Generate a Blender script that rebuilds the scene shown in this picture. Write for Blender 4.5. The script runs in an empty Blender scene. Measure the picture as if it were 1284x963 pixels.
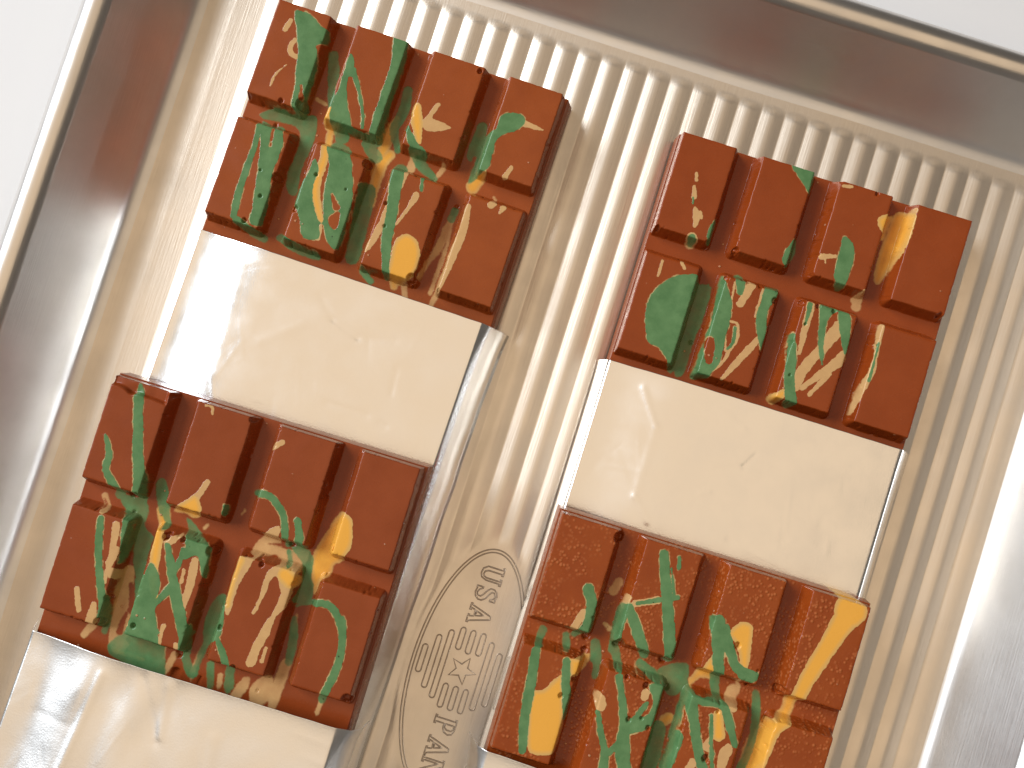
import bpy, math, random
import numpy as np
from mathutils import Matrix, Vector

scene = bpy.context.scene
col = scene.collection
MM = 0.001

# ------------------------------------------------------------------ camera
cam_data = bpy.data.cameras.new('camera')
cam = bpy.data.objects.new('camera', cam_data)
col.objects.link(cam)
cam_data.sensor_width = 36.0
cam_data.lens = 35.05
cam_data.clip_start = 0.01
cam_data.clip_end = 20.0
cam.matrix_world = Matrix(((0.952694, -0.303804, 0.008739, 0.0), (0.303913, 0.951945, -0.037908, 0.0), (0.003198, 0.038771, 0.999243, 0.248), (0.0, 0.0, 0.0, 1.0)))
scene.camera = cam

# ------------------------------------------------------------------ room light
world = bpy.data.worlds.new('World')
scene.world = world
world.use_nodes = True
bg = world.node_tree.nodes['Background']
bg.inputs['Color'].default_value = (1.0, 0.88, 0.76, 1)
bg.inputs['Strength'].default_value = 0.11

def area_lamp(name, loc, aim, sx, sy, power, color):
    d = bpy.data.lights.new(name, 'AREA')
    d.shape = 'RECTANGLE'
    d.size, d.size_y = sx, sy
    d.energy, d.color = power, color
    o = bpy.data.objects.new(name, d)
    col.objects.link(o)
    o.location = loc
    v = Vector(aim) - Vector(loc)
    o.rotation_euler = v.to_track_quat('-Z', 'Y').to_euler()
    return o

az, el, dist = math.radians(165), math.radians(37), 4.0
area_lamp('window_light', (dist*math.cos(el)*math.cos(az), dist*math.cos(el)*math.sin(az), dist*math.sin(el)),
          (0, 0, 0), 2.65, 1.55, 192.0, (0.87, 0.92, 0.98))
area_lamp('ceiling_bounce', (-0.03, -0.07, 0.95), (-0.03, -0.07, 0), 1.24, 1.06, 3.05, (1.0, 0.75, 0.50))  # added lamp standing in for light bounced off the window-lit ceiling

scene.view_settings.view_transform = 'Standard'
scene.view_settings.look = 'None'
scene.view_settings.exposure = 0.0
scene.view_settings.gamma = 1.0
scene.view_settings.use_curve_mapping = False
scene.cycles.max_bounces = 8

# splashes of coloured cocoa butter on each bar: millimetres across and down the bar, with stroke widths
SPLASHES = {
 'A': [
  ('g',[(4.6,1.7),(6.4,1.1),(8.9,1.3),(11.6,3.1),(13.7,3.6),(14.0,6.4),(12.0,7.9),(13.0,9.6),(13.6,13.1),(13.9,16.9),(13.9,20.6),(14.5,23.9),(12.4,24.4),(11.0,23.1),(10.6,19.1),(9.4,14.6),(8.8,11.5),(6.8,6.4)]),
  ('h',[(11.88,18.29,0.61),(12.78,20.88,1.3)]),
  ('g',[(3.5,26.7),(6.5,24.6),(11.9,24.5),(16.4,23.2),(18.0,27.7),(18.0,31.5),(17.6,33.7),(17.5,37.1),(18.2,42.7),(15.7,42.7),(14.4,38.3),(14.8,34.2),(14.6,29.8),(12.4,27.1),(7.1,27.6),(4.3,27.7)]),
  ('g',[(4.5,28.5),(7.6,28.8),(10.1,28.3),(12.2,31.9),(12.5,36.3),(12.3,40.4),(13.1,43.9),(13.5,47.7),(13.6,50.8),(13.6,53.1),(11.2,53.5),(10.4,48.9),(9.3,43.5),(8.1,37.8),(6.8,32.9)]),
  ('h',[(9.09,30.45,0.76),(9.72,34.35,0.76)]),
  ('g',[(5.45,30.66,1.15),(6.15,35.56,1.34),(6.12,41.32,1.6),(6.23,47.43,1.76),(6.93,52.92,1.6)]),
  ('g',[(8.04,53.77,1.91),(11.42,54.96,1.91),(14.43,55.62,1.91)]),
  ('c',[(4.36,4.08,1.15),(3.87,6.53,1.37)]),
  ('c',[(6.83,8.22,0.95),(6.38,10.24,1.37),(7.12,11.64,1.3),(8.47,12.01,1.15)]),
  ('c',[(7.0,14.58,0.31),(5.21,17.67,0.46),(5.01,20.63,0.53)]),
  ('c',[(13.14,24.12,0.99),(14.06,24.15,0.99)]),
  ('g',[(20.7,7.0),(22.8,10.4),(23.0,12.4),(21.9,12.8),(23.4,18.1),(26.3,23.7),(23.2,24.1),(20.6,23.2),(20.4,19.1),(20.7,15.7),(20.4,10.9)]),
  ('g',[(22.38,10.6,1.53),(25.32,14.97,0.99),(28.01,19.83,0.76),(29.08,23.18,0.84)]),
  ('g',[(15.54,7.42,2.29),(17.1,11.95,2.86),(19.57,19.99,2.29)]),
  ('g',[(30.67,-0.98,3.63),(31.9,6.12,3.05),(31.95,15.2,2.67),(32.42,24.15,2.98)]),
  ('g',[(35.57,9.89,2.29),(36.26,15.54,2.86),(35.51,20.0,2.29),(38.07,24.79,1.53)]),
  ('y',[(35.29,17.55,1.91),(34.79,22.75,3.05),(34.65,26.57,2.67)]),
  ('y',[(20.81,20.83,2.29),(19.94,24.0,2.29),(21.98,25.43,1.53)]),
  ('y',[(21.65,22.07,1.91),(21.14,26.63,1.76),(22.9,32.76,2.14),(22.79,37.72,2.52),(23.64,41.94,2.44),(26.94,47.36,1.53)]),
  ('c',[(15.4,19.05,1.07),(17.9,19.67,1.07)]),
  ('y',[(39.76,14.4,2.29),(41.03,17.88,2.82),(42.86,21.79,1.53)]),
  ('c',[(44.4,12.21,1.15),(43.57,15.17,1.37),(43.47,16.65,2.29)]),
  ('c',[(42.1,16.9),(44.0,15.8),(46.9,15.9),(49.1,16.5),(46.5,18.3),(43.4,18.9)]),
  ('g',[(39.22,19.73,1.15),(42.07,23.29,2.1),(44.51,24.49,2.29)]),
  ('g',[(42.1,24.34,2.29),(45.31,26.65,2.67),(48.81,28.39,1.53)]),
  ('g',[(59.4,13.3),(59.5,10.0),(61.8,8.2),(64.4,8.1),(65.4,9.6),(64.2,11.9),(61.6,13.8),(60.3,15.9),(60.5,19.5),(56.9,19.4),(56.8,14.9)]),
  ('g',[(60.0,18.4),(60.7,22.2),(59.1,24.3),(56.8,26.9),(56.5,22.9),(55.6,18.5)]),
  ('h',[(56.25,20.43,0.84),(56.27,22.93,0.84)]),
  ('g',[(55.66,12.74,2.67),(55.97,19.76,3.82)]),
  ('c',[(64.96,9.76,1.68),(67.65,9.88,1.22),(70.09,9.87,0.53)]),
  ('y',[(59.31,24.31,2.67),(58.17,27.3,3.44)]),
  ('c',[(65.92,20.88,0.99),(65.15,23.4,1.3)]),
  ('c',[(64.53,30.57,1.76),(64.22,31.09,1.76)]),
  ('c',[(67.21,30.69,1.53),(66.68,32.1,0.53)]),
  ('c',[(63.76,27.91,0.61),(64.39,28.53,0.61)]),
  ('g',[(22.2,28.6),(26.5,27.7),(30.0,33.2),(32.5,40.6),(32.9,46.0),(32.9,52.7),(30.0,51.6),(28.2,48.6),(27.0,48.6),(27.9,51.7),(24.3,52.7),(21.8,48.3),(18.6,44.4),(20.2,38.6),(20.7,33.9),(22.6,36.6),(22.6,40.7),(24.5,44.9),(26.7,47.8),(27.5,47.2),(25.6,41.3),(24.7,35.0)]),
  ('h',[(27.46,40.64,0.76),(29.39,43.26,1.91)]),
  ('h',[(28.5,46.0),(29.9,44.1),(31.1,45.1),(31.0,48.4),(29.3,47.8)]),
  ('h',[(20.74,48.24,1.53),(22.0,50.67,1.91)]),
  ('c',[(28.6,43.94,0.84),(28.45,46.44,0.84)]),
  ('c',[(27.43,47.6,0.61),(27.61,51.62,1.53)]),
  ('g',[(18.0,54.0,1.91),(22.74,55.39,1.91),(28.07,55.57,1.91)]),
  ('g',[(22.7,23.36,3.63),(24.25,25.99,3.63)]),
  ('g',[(23.24,23.9,1.15),(28.02,24.52,1.15),(32.96,24.51,1.15)]),
  ('g',[(30.16,25.66,2.29),(33.42,27.91,3.44)]),
  ('y',[(36.48,26.3,2.67),(35.39,29.18,3.05),(35.45,34.17,2.67),(36.38,39.28,1.53)]),
  ('g',[(40.25,29.34,3.63),(41.38,35.36,2.86),(42.54,41.1,2.67),(43.28,46.57,2.52),(45.03,52.5,1.83),(45.77,54.79,1.68)]),
  ('c',[(42.23,30.15,1.76),(42.53,33.74,0.76)]),
  ('c',[(40.75,38.85,0.61),(40.98,43.67,1.68),(40.19,48.43,1.53),(39.43,50.93,0.84)]),
  ('c',[(46.55,34.42,1.6),(45.67,38.4,0.92),(44.26,42.56,0.69)]),
  ('g',[(46.64,30.02,0.76),(47.26,32.95,0.76)]),
  ('c',[(42.12,25.22,1.53),(42.46,28.03,2.14)]),
  ('c',[(49.97,25.11,1.37),(48.87,28.58,0.92)]),
  ('y',[(47.2,44.0),(49.8,44.4),(51.6,46.6),(52.3,49.6),(52.1,52.5),(50.7,54.8),(48.0,56.1),(46.1,55.3),(45.8,51.8),(45.3,46.7)]),
  ('g',[(34.61,36.54,3.82),(35.33,44.64,3.82),(36.05,52.71,3.82)]),
  ('c',[(55.77,36.04,1.15),(55.61,39.84,2.29),(55.03,44.2,1.91),(53.71,48.8,1.15),(53.2,52.93,0.53)]),
  ('g',[(56.0,34.3,1.91),(55.71,36.48,1.91)]),
  ('c',[(59.19,33.0,1.3),(59.73,38.54,2.14),(59.48,44.34,2.14),(59.04,50.19,1.76),(58.42,54.66,1.53),(57.81,57.77,1.15)]),
  ('c',[(56.02,36.79,0.61),(56.89,43.57,0.99),(56.81,49.41,1.15),(56.74,55.23,1.15)]),
  ('y',[(47.48,55.68,1.68),(48.02,56.53,1.68)]),
  ('c',[(50.25,55.42,1.53),(51.26,57.92,1.53)]),
  ('g',[(39.54,55.36,1.76),(42.04,56.9,1.76)]),
 ],
 'B': [
  ('g',[(5.85,0.48,0.65),(6.73,2.87,2.03),(8.02,7.01,2.18),(10.1,13.94,2.39),(12.54,20.73,2.61),(13.35,26.89,2.18)]),
  ('g',[(2.36,13.47,0.94),(4.39,17.19,1.52),(4.81,20.83,1.6),(7.64,23.73,1.96),(8.0,25.84,2.54)]),
  ('g',[(7.7,26.1),(14.3,25.6),(15.4,30.2),(12.9,30.5)]),
  ('c',[(4.71,27.03,1.31),(6.78,29.6,1.31)]),
  ('h',[(4.94,27.73,0.44),(6.05,29.18,0.44)]),
  ('g',[(16.24,20.83,2.54),(17.32,23.37,2.68),(18.72,26.78,2.18)]),
  ('y',[(20.8,25.6),(23.5,22.5),(25.7,20.3),(27.6,22.2),(27.9,23.7),(26.2,26.0),(23.8,25.8)]),
  ('c',[(27.37,16.76,1.31),(26.53,19.47,1.45),(25.29,22.1,2.18)]),
  ('c',[(21.82,0.53,0.44),(23.31,0.45,0.44),(23.75,1.83,0.44)]),
  ('g',[(32.76,20.78,1.09),(32.93,22.47,1.09)]),
  ('c',[(36.19,21.06,0.65),(35.88,21.92,0.65)]),
  ('c',[(40.64,3.41,1.31),(38.86,5.23,1.31)]),
  ('g',[(37.66,16.33,1.6),(41.26,15.58,1.6),(43.98,17.01,1.6),(46.44,20.01,1.6),(48.03,25.35,1.6)]),
  ('g',[(49.2,19.17,1.67),(50.62,22.49,1.81),(50.88,25.24,2.18)]),
  ('c',[(45.7,21.3),(41.8,25.4),(40.6,28.8),(42.0,29.7),(39.7,30.8),(39.3,35.4),(39.4,40.6),(39.9,43.4),(41.0,43.1),(40.8,37.9),(41.8,32.8),(42.7,29.9),(43.7,29.2),(46.4,28.9),(48.0,29.6),(46.3,31.4),(46.0,34.1),(46.1,37.8),(45.5,41.3),(46.3,41.5),(47.0,38.3),(47.4,33.7),(48.3,32.3),(49.8,34.1),(50.5,36.4),(49.9,40.4),(48.7,43.7),(47.6,52.2),(49.6,52.5),(49.9,48.6),(50.7,45.3),(51.1,40.7),(52.6,37.5),(52.6,31.5),(53.0,29.3),(52.9,25.5),(47.9,26.6),(46.4,25.6)]),
  ('h',[(43.81,30.65,2.54),(46.06,29.25,1.45)]),
  ('h',[(43.65,26.59,0.51),(46.19,26.08,0.51)]),
  ('y',[(39.81,31.13,1.81),(39.38,35.74,1.67),(39.91,41.55,1.31)]),
  ('y',[(50.07,31.36,3.63),(51.87,32.31,3.63)]),
  ('y',[(57.9,14.4),(60.2,14.8),(61.5,17.0),(62.3,20.9),(61.0,25.3),(59.5,26.9),(59.3,29.0),(57.6,31.1),(56.9,34.6),(54.0,27.1),(55.3,20.9),(56.4,16.8)]),
  ('g',[(48.8,25.8),(52.1,25.1),(54.5,26.9),(55.3,31.2),(56.4,32.8),(56.8,36.7),(54.8,37.7),(52.9,36.8),(53.4,34.0),(53.1,30.1),(51.5,27.8)]),
  ('g',[(48.54,26.82,1.09),(50.02,29.45,1.09)]),
  ('g',[(54.02,38.11,0.51),(57.07,36.22,1.23),(60.93,34.77,1.67),(64.19,36.76,1.67),(66.12,40.27,1.45),(67.16,44.78,1.45)]),
  ('g',[(65.13,36.81,1.45),(66.22,39.46,1.45),(67.27,45.46,1.67),(66.8,51.17,1.81),(65.71,56.49,1.81)]),
  ('c',[(65.65,56.89,1.09),(65.57,60.31,1.09)]),
  ('g',[(54.33,41.02,1.45),(55.51,45.97,2.18),(56.05,50.74,1.81)]),
  ('c',[(54.64,40.16,0.73),(55.21,43.79,1.09)]),
  ('c',[(55.64,51.24,2.54),(55.41,56.61,2.68),(55.37,61.34,2.18)]),
  ('c',[(45.6,61.9),(47.2,57.2),(48.8,56.7),(49.0,59.3),(47.9,61.9)]),
  ('c',[(49.7,58.0),(52.7,54.2),(54.6,57.6),(53.7,61.6),(50.2,61.8)]),
  ('c',[(50.97,48.01,0.58),(50.9,51.0,1.09)]),
  ('g',[(7.14,31.44,1.45),(8.25,36.73,1.67),(10.59,43.5,1.67),(13.45,50.18,1.81),(14.08,56.27,1.6)]),
  ('c',[(10.82,31.82,1.81),(11.56,36.47,1.38),(12.19,44.5,0.73)]),
  ('c',[(12.53,37.11,1.81),(11.91,40.1,1.81)]),
  ('c',[(13.19,42.33,2.39),(13.91,42.43,2.39)]),
  ('c',[(6.78,47.83,1.23),(8.62,52.12,1.23)]),
  ('c',[(11.4,49.97,1.45),(11.68,53.98,2.18),(9.83,58.32,1.6)]),
  ('g',[(8.6,26.1),(14.1,25.9),(15.4,30.7),(18.1,32.8),(18.3,36.9),(19.2,44.9),(16.1,41.0),(14.3,35.3),(13.8,30.3),(12.3,29.8)]),
  ('g',[(12.48,29.89,1.81),(13.81,35.25,1.81),(13.87,39.78,0.58)]),
  ('y',[(18.56,26.5,3.12),(20.14,30.48,2.76),(21.32,36.49,2.39),(22.5,41.36,2.03),(24.0,44.63,1.6)]),
  ('g',[(16.25,20.49,2.18),(17.84,23.65,2.76),(19.42,27.38,1.81),(20.81,29.12,1.45)]),
  ('c',[(25.1,29.96,0.94),(22.98,32.24,1.81)]),
  ('g',[(20.8,37.4),(23.4,39.6),(24.4,43.0),(24.1,46.5),(25.7,50.1),(27.1,52.1),(20.6,54.1),(19.9,49.6),(19.2,44.9),(20.1,39.8)]),
  ('g',[(17.3,41.9),(22.3,40.0),(23.6,43.0),(24.3,46.5),(26.4,50.7),(28.2,55.4),(29.5,59.4),(29.4,62.7),(18.2,61.4),(15.8,58.7),(20.3,51.5),(18.1,46.6)]),
  ('c',[(14.2,41.3),(16.4,40.9),(17.1,46.0),(17.6,50.5),(17.8,55.8),(15.3,56.6),(14.7,49.8)]),
  ('c',[(14.2,44.5),(15.9,42.3),(17.1,44.2),(17.1,49.6),(20.4,52.5),(19.3,56.5),(20.5,57.6),(18.3,60.6),(15.7,58.3),(14.6,52.6)]),
  ('h',[(17.55,50.94,0.73),(17.26,55.39,1.6)]),
  ('h',[(16.53,44.4,0.87),(17.6,47.5,1.09)]),
  ('y',[(17.78,59.98,1.45),(20.8,59.81,1.09),(24.03,60.34,1.81)]),
  ('g',[(23.14,32.75,1.45),(26.19,38.74,2.03),(29.52,44.44,1.96),(32.81,50.41,2.18)]),
  ('g',[(26.68,41.2,1.81),(25.14,44.29,1.45),(24.31,46.4,1.09)]),
  ('g',[(26.85,32.55,1.09),(26.69,35.59,1.23),(26.14,38.0,1.45)]),
  ('g',[(24.0,26.6),(25.8,26.8),(28.7,29.0),(31.9,30.3),(33.1,35.0),(33.0,37.7),(31.4,34.9),(29.9,33.1),(27.9,34.5),(26.8,34.1),(26.8,31.1)]),
  ('c',[(30.02,34.2,1.81),(30.51,39.29,1.96),(30.54,44.69,1.31)]),
  ('c',[(28.27,36.98,0.94),(28.52,39.52,0.94)]),
  ('y',[(30.17,30.06,1.09),(31.54,31.87,1.09)]),
  ('c',[(29.05,26.74,1.02),(28.76,27.4,1.02)]),
  ('g',[(27.37,41.83,1.89),(30.14,46.95,1.96),(32.69,51.39,2.03),(33.43,56.72,1.81)]),
  ('g',[(35.0,46.0),(36.3,41.0),(38.9,41.1),(40.3,46.5),(39.9,49.2),(37.3,52.1),(35.8,51.1)]),
  ('g',[(33.6,56.67,2.18),(36.21,60.04,1.81),(36.53,55.02,1.45),(37.05,51.83,1.81)]),
  ('c',[(36.63,52.33,0.73),(35.96,57.46,1.23),(36.19,61.18,1.09)]),
  ('c',[(27.7,49.93,1.09),(27.82,52.87,0.73),(28.78,58.14,0.58)]),
  ('c',[(30.76,56.78,1.67),(30.05,61.16,1.31)]),
  ('c',[(31.58,53.21,1.09),(31.74,53.72,1.09)]),
  ('g',[(39.89,49.19,1.09),(43.33,54.09,1.81),(44.77,60.45,2.54)]),
  ('g',[(39.28,56.45,1.81),(40.82,61.28,1.81)]),
  ('c',[(42.15,58.23,1.31),(42.85,61.04,1.31)]),
 ],
 'C': [
  ('c',[(5.75,8.72,0.7),(6.15,10.29,0.92)]),
  ('c',[(6.18,11.97,0.7),(6.91,14.37,1.34)]),
  ('c',[(7.82,16.72,0.56),(8.83,18.83,1.9),(9.05,21.01,0.78)]),
  ('g',[(6.73,14.62,0.49),(7.08,16.01,0.49)]),
  ('c',[(9.42,17.71,1.06),(9.85,18.51,1.06)]),
  ('c',[(9.16,23.79,2.33),(9.89,24.57,2.33)]),
  ('g',[(9.21,23.85,1.62),(9.83,24.51,1.62)]),
  ('g',[(26.9,0.0),(30.0,-1.7),(33.4,-1.7),(33.8,1.9),(33.3,5.4),(30.0,2.8)]),
  ('g',[(33.7,15.7),(31.6,19.2),(31.3,22.6),(33.0,23.6),(34.8,19.2)]),
  ('g',[(13.55,18.49,0.85),(13.1,21.24,1.55),(13.55,23.38,1.06)]),
  ('g',[(43.4,13.4),(44.6,12.7),(46.5,14.3),(47.6,18.0),(47.4,22.2),(47.3,24.8),(45.5,24.4),(43.9,21.5),(43.8,17.4)]),
  ('c',[(40.13,19.08,1.55),(43.2,17.93,0.7)]),
  ('c',[(40.55,18.39,0.63),(41.24,20.04,0.63)]),
  ('y',[(56.92,3.67,4.23),(56.72,8.7,4.58),(56.1,14.24,3.88),(55.72,19.3,2.11)]),
  ('y',[(50.4,5.9),(54.7,3.2),(54.6,6.7),(54.1,9.7),(51.4,8.6)]),
  ('c',[(58.32,1.36,1.06),(57.99,5.0,0.49)]),
  ('c',[(52.24,23.85,1.2),(52.11,25.56,2.47)]),
  ('c',[(40.02,1.12,0.7),(42.16,0.82,0.78)]),
  ('g',[(13.0,31.9),(10.6,32.7),(8.2,33.8),(5.6,36.4),(3.9,40.1),(3.8,44.1),(5.0,47.8),(6.6,50.7),(9.6,51.4),(11.8,53.3),(13.5,55.6),(15.1,55.1),(16.4,46.2),(17.4,33.2),(15.1,33.3)]),
  ('g',[(14.3,34.6),(17.7,33.1),(18.2,39.9),(17.6,47.5),(17.5,55.1),(15.2,55.4),(15.0,46.7)]),
  ('g',[(18.8,29.8),(20.4,32.3),(22.7,35.6),(23.6,39.5),(23.8,43.5),(24.1,47.5),(24.1,50.7),(22.8,54.1),(21.9,54.9),(19.1,55.6),(19.2,51.3),(19.4,44.8),(19.5,39.9)]),
  ('h',[(20.46,45.78,1.91),(20.83,47.67,2.52),(21.55,50.67,1.91)]),
  ('c',[(23.78,40.23,0.69),(25.67,40.53,0.69),(26.56,43.87,0.69),(25.63,46.98,0.69),(24.69,50.48,0.69),(22.62,53.54,0.69)]),
  ('c',[(23.41,43.25,0.53),(24.79,47.24,0.53)]),
  ('g',[(25.34,41.43,0.76),(25.8,44.91,0.76),(25.09,46.54,0.76)]),
  ('c',[(20.05,45.1,0.38),(21.63,45.01,0.38),(22.88,47.84,0.38)]),
  ('c',[(26.04,30.52,2.29),(24.77,35.57,1.76)]),
  ('g',[(23.17,29.53,2.67),(23.91,33.01,1.53)]),
  ('c',[(22.21,31.12,0.61),(22.6,35.04,0.61)]),
  ('g',[(29.6,29.5),(33.5,28.8),(32.5,31.9),(31.5,35.5),(32.4,39.2),(32.9,44.7),(30.2,40.3),(29.3,37.4),(29.3,33.3)]),
  ('c',[(28.96,30.62,0.69),(29.14,37.42,0.69)]),
  ('c',[(31.32,42.38,1.53),(28.56,48.07,1.76),(25.9,53.8,0.92)]),
  ('c',[(4.2,31.31,0.92),(4.25,35.14,0.61)]),
  ('c',[(8.71,30.3,0.84),(9.65,31.42,0.84)]),
  ('g',[(38.98,38.95,1.15),(40.28,44.64,2.29),(41.06,49.22,2.44),(42.99,54.22,2.9)]),
  ('c',[(38.92,38.14,0.46),(38.66,41.79,0.46)]),
  ('c',[(38.89,38.35,0.46),(41.23,43.14,0.46)]),
  ('y',[(39.52,54.49,2.67),(40.85,52.49,1.91)]),
  ('c',[(40.91,30.76,1.91),(41.18,36.32,1.76),(41.59,42.63,0.76)]),
  ('g',[(40.76,30.8,1.3),(40.95,35.58,0.53)]),
  ('g',[(43.3,29.6),(47.6,29.7),(46.1,32.0),(45.8,34.9),(46.5,38.7),(47.7,43.9),(45.5,40.2),(44.1,34.6)]),
  ('g',[(47.5,30.1),(50.4,30.2),(51.9,35.0),(52.1,39.9),(49.5,35.3)]),
  ('c',[(49.05,33.85,3.44),(46.45,39.9,2.52),(43.76,45.56,2.52),(42.89,50.65,2.29)]),
  ('c',[(52.18,40.31,3.44),(48.73,44.81,2.06),(44.59,50.32,1.15)]),
  ('c',[(49.68,45.31,1.3),(46.67,51.27,0.99)]),
  ('c',[(45.6,31.71,0.46),(45.79,35.68,0.46)]),
  ('c',[(58.57,30.45,1.15),(59.0,36.36,1.07),(59.25,41.91,1.53),(58.32,46.99,1.15),(57.91,52.73,0.46)]),
  ('g',[(58.93,34.78,0.53),(59.25,43.92,0.76)]),
  ('c',[(52.58,24.4,1.91),(52.68,27.12,2.29)]),
 ],
 'D': [
  ('g',[(10.46,14.59,2.54),(11.8,16.79,2.39),(12.46,19.95,2.18),(12.54,22.91,2.9),(10.71,25.76,1.45)]),
  ('c',[(10.91,20.05,2.03),(9.79,23.75,1.45)]),
  ('c',[(17.14,11.6,2.03),(16.5,13.89,2.18)]),
  ('c',[(19.61,13.76,1.31),(19.28,15.94,1.31)]),
  ('c',[(16.68,21.46,0.73),(18.05,22.18,1.45)]),
  ('g',[(24.35,2.27,2.18),(26.5,8.16,2.32),(29.08,14.85,2.61),(32.51,24.09,2.76)]),
  ('g',[(26.78,4.71,0.51),(29.02,10.01,0.51)]),
  ('c',[(21.37,14.6,1.6),(25.87,12.32,1.6)]),
  ('g',[(21.79,14.36,0.94),(26.52,11.97,0.94)]),
  ('g',[(28.52,11.1,1.09),(30.01,10.45,1.09)]),
  ('g',[(20.31,15.67,1.81),(23.3,19.98,2.54),(27.27,25.43,2.18)]),
  ('g',[(19.46,16.15,1.81),(19.37,20.74,2.18),(20.12,26.48,2.18)]),
  ('c',[(21.17,15.41,0.36),(24.12,18.98,0.36),(26.6,23.44,0.36)]),
  ('g',[(3.73,26.76,1.81),(3.39,29.41,1.81)]),
  ('g',[(9.06,26.65,1.81),(9.87,28.68,1.81)]),
  ('g',[(15.91,26.25,2.18),(16.9,29.75,2.18)]),
  ('g',[(20.65,26.32,2.03),(22.11,29.25,2.03)]),
  ('g',[(27.84,1.95,0.94),(28.28,4.06,0.94)]),
  ('g',[(3.19,31.07,2.18),(4.25,38.55,2.32),(5.02,45.35,2.18),(6.62,52.62,1.89)]),
  ('y',[(4.3,40.2),(7.2,38.7),(8.6,36.5),(10.4,34.3),(11.8,38.1),(13.8,45.0),(14.1,50.6),(12.1,52.1),(8.6,52.8),(7.1,50.6),(5.7,45.1)]),
  ('g',[(10.42,31.26,1.81),(11.62,35.91,1.89),(12.72,38.54,2.03),(13.7,43.46,1.09)]),
  ('y',[(9.1,30.7),(12.1,30.0),(14.3,29.1),(15.6,29.1),(15.4,31.8),(13.8,34.0),(11.9,33.8),(11.0,31.3)]),
  ('g',[(16.15,26.64,2.18),(17.45,29.66,2.18),(17.91,33.69,1.09)]),
  ('g',[(22.53,31.08,1.6),(24.76,35.97,1.67),(26.71,40.92,2.18),(27.94,46.46,3.34),(29.52,49.85,2.9)]),
  ('c',[(19.8,36.93,2.54),(20.49,38.2,2.54)]),
  ('g',[(20.27,39.94,1.09),(22.36,44.11,1.45),(24.0,47.3,1.67),(24.97,51.24,2.18)]),
  ('g',[(26.67,45.37,1.81),(24.96,47.74,1.31)]),
  ('g',[(29.4,30.8),(32.6,30.2),(33.3,35.8),(32.2,39.7),(29.2,42.0),(27.2,42.2),(27.0,40.3),(29.6,38.2),(31.3,36.6),(31.2,33.6)]),
  ('g',[(30.18,34.68,1.09),(28.39,39.3,1.6)]),
  ('c',[(29.22,32.74,1.96),(29.3,33.65,1.96)]),
  ('g',[(31.5,27.3),(37.1,24.4),(38.3,29.1),(35.8,32.7),(32.4,30.0)]),
  ('g',[(26.94,27.51,2.18),(31.04,29.23,2.18)]),
  ('c',[(25.79,27.48,0.44),(26.46,29.38,0.44)]),
  ('g',[(34.9,40.58,3.99),(35.48,45.68,3.99),(35.35,49.67,3.99)]),
  ('y',[(36.79,37.36,2.54),(35.95,38.37,2.54)]),
  ('g',[(39.09,39.83,2.18),(38.69,45.23,1.81),(38.3,48.23,1.45)]),
  ('c',[(28.62,42.56,0.29),(31.81,40.1,0.29)]),
  ('g',[(40.18,13.01,3.26),(42.63,21.2,2.61),(45.25,29.31,2.03)]),
  ('g',[(41.9,14.35,2.9),(44.97,18.99,2.18),(46.99,21.35,2.18),(50.42,22.16,2.39)]),
  ('g',[(47.8,22.0),(51.8,21.1),(51.6,23.4),(48.3,23.7)]),
  ('y',[(43.1,14.7),(44.7,11.8),(46.4,11.2),(48.0,12.1),(48.9,17.0),(49.4,21.1),(47.7,21.1),(46.4,18.2),(44.8,16.1)]),
  ('c',[(43.81,18.24,1.45),(43.67,19.4,1.45)]),
  ('y',[(39.1,26.6),(40.5,21.5),(41.7,21.3),(44.1,25.9),(41.1,26.8),(39.2,29.3),(38.4,27.8)]),
  ('c',[(48.93,27.21,2.9),(48.36,29.78,2.9)]),
  ('c',[(48.59,24.08,0.94),(49.88,26.16,0.94)]),
  ('g',[(33.2,26.0),(36.9,26.7),(39.3,29.5),(37.4,31.1),(34.6,30.8)]),
  ('g',[(38.65,30.55,1.6),(41.74,30.76,1.67),(46.51,30.41,1.81),(49.09,34.06,2.03),(51.4,37.79,1.31)]),
  ('g',[(38.92,30.77,3.05),(41.35,35.7,2.25),(44.4,42.15,2.18),(46.12,44.77,2.18)]),
  ('g',[(38.24,30.87,1.09),(38.14,36.65,1.09),(38.05,41.28,0.87)]),
  ('y',[(45.98,32.42,2.18),(47.37,36.81,3.05)]),
  ('c',[(44.4,40.3),(46.0,36.9),(46.9,40.8),(45.0,40.9)]),
  ('c',[(49.92,39.36,2.9),(49.84,43.07,2.18)]),
  ('c',[(43.54,44.26,1.81),(43.21,45.66,1.81)]),
  ('h',[(49.25,37.72,1.09),(48.21,39.88,0.73)]),
  ('g',[(44.64,33.21,0.8),(46.16,38.66,0.94),(48.07,44.17,0.94)]),
  ('g',[(53.97,26.42,1.81),(55.17,29.83,2.18),(56.15,36.33,1.81),(55.61,43.47,2.18)]),
  ('c',[(55.1,36.65,0.51),(55.14,41.92,1.09)]),
  ('y',[(67.71,1.95,7.61),(66.94,4.43,5.44),(64.72,12.19,4.28),(62.89,18.71,3.77),(61.87,24.47,3.12),(61.5,28.65,2.76),(58.65,32.24,3.48),(57.8,37.1,3.77),(57.31,40.42,3.77),(56.07,45.02,3.26)]),
 ],
}
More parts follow.
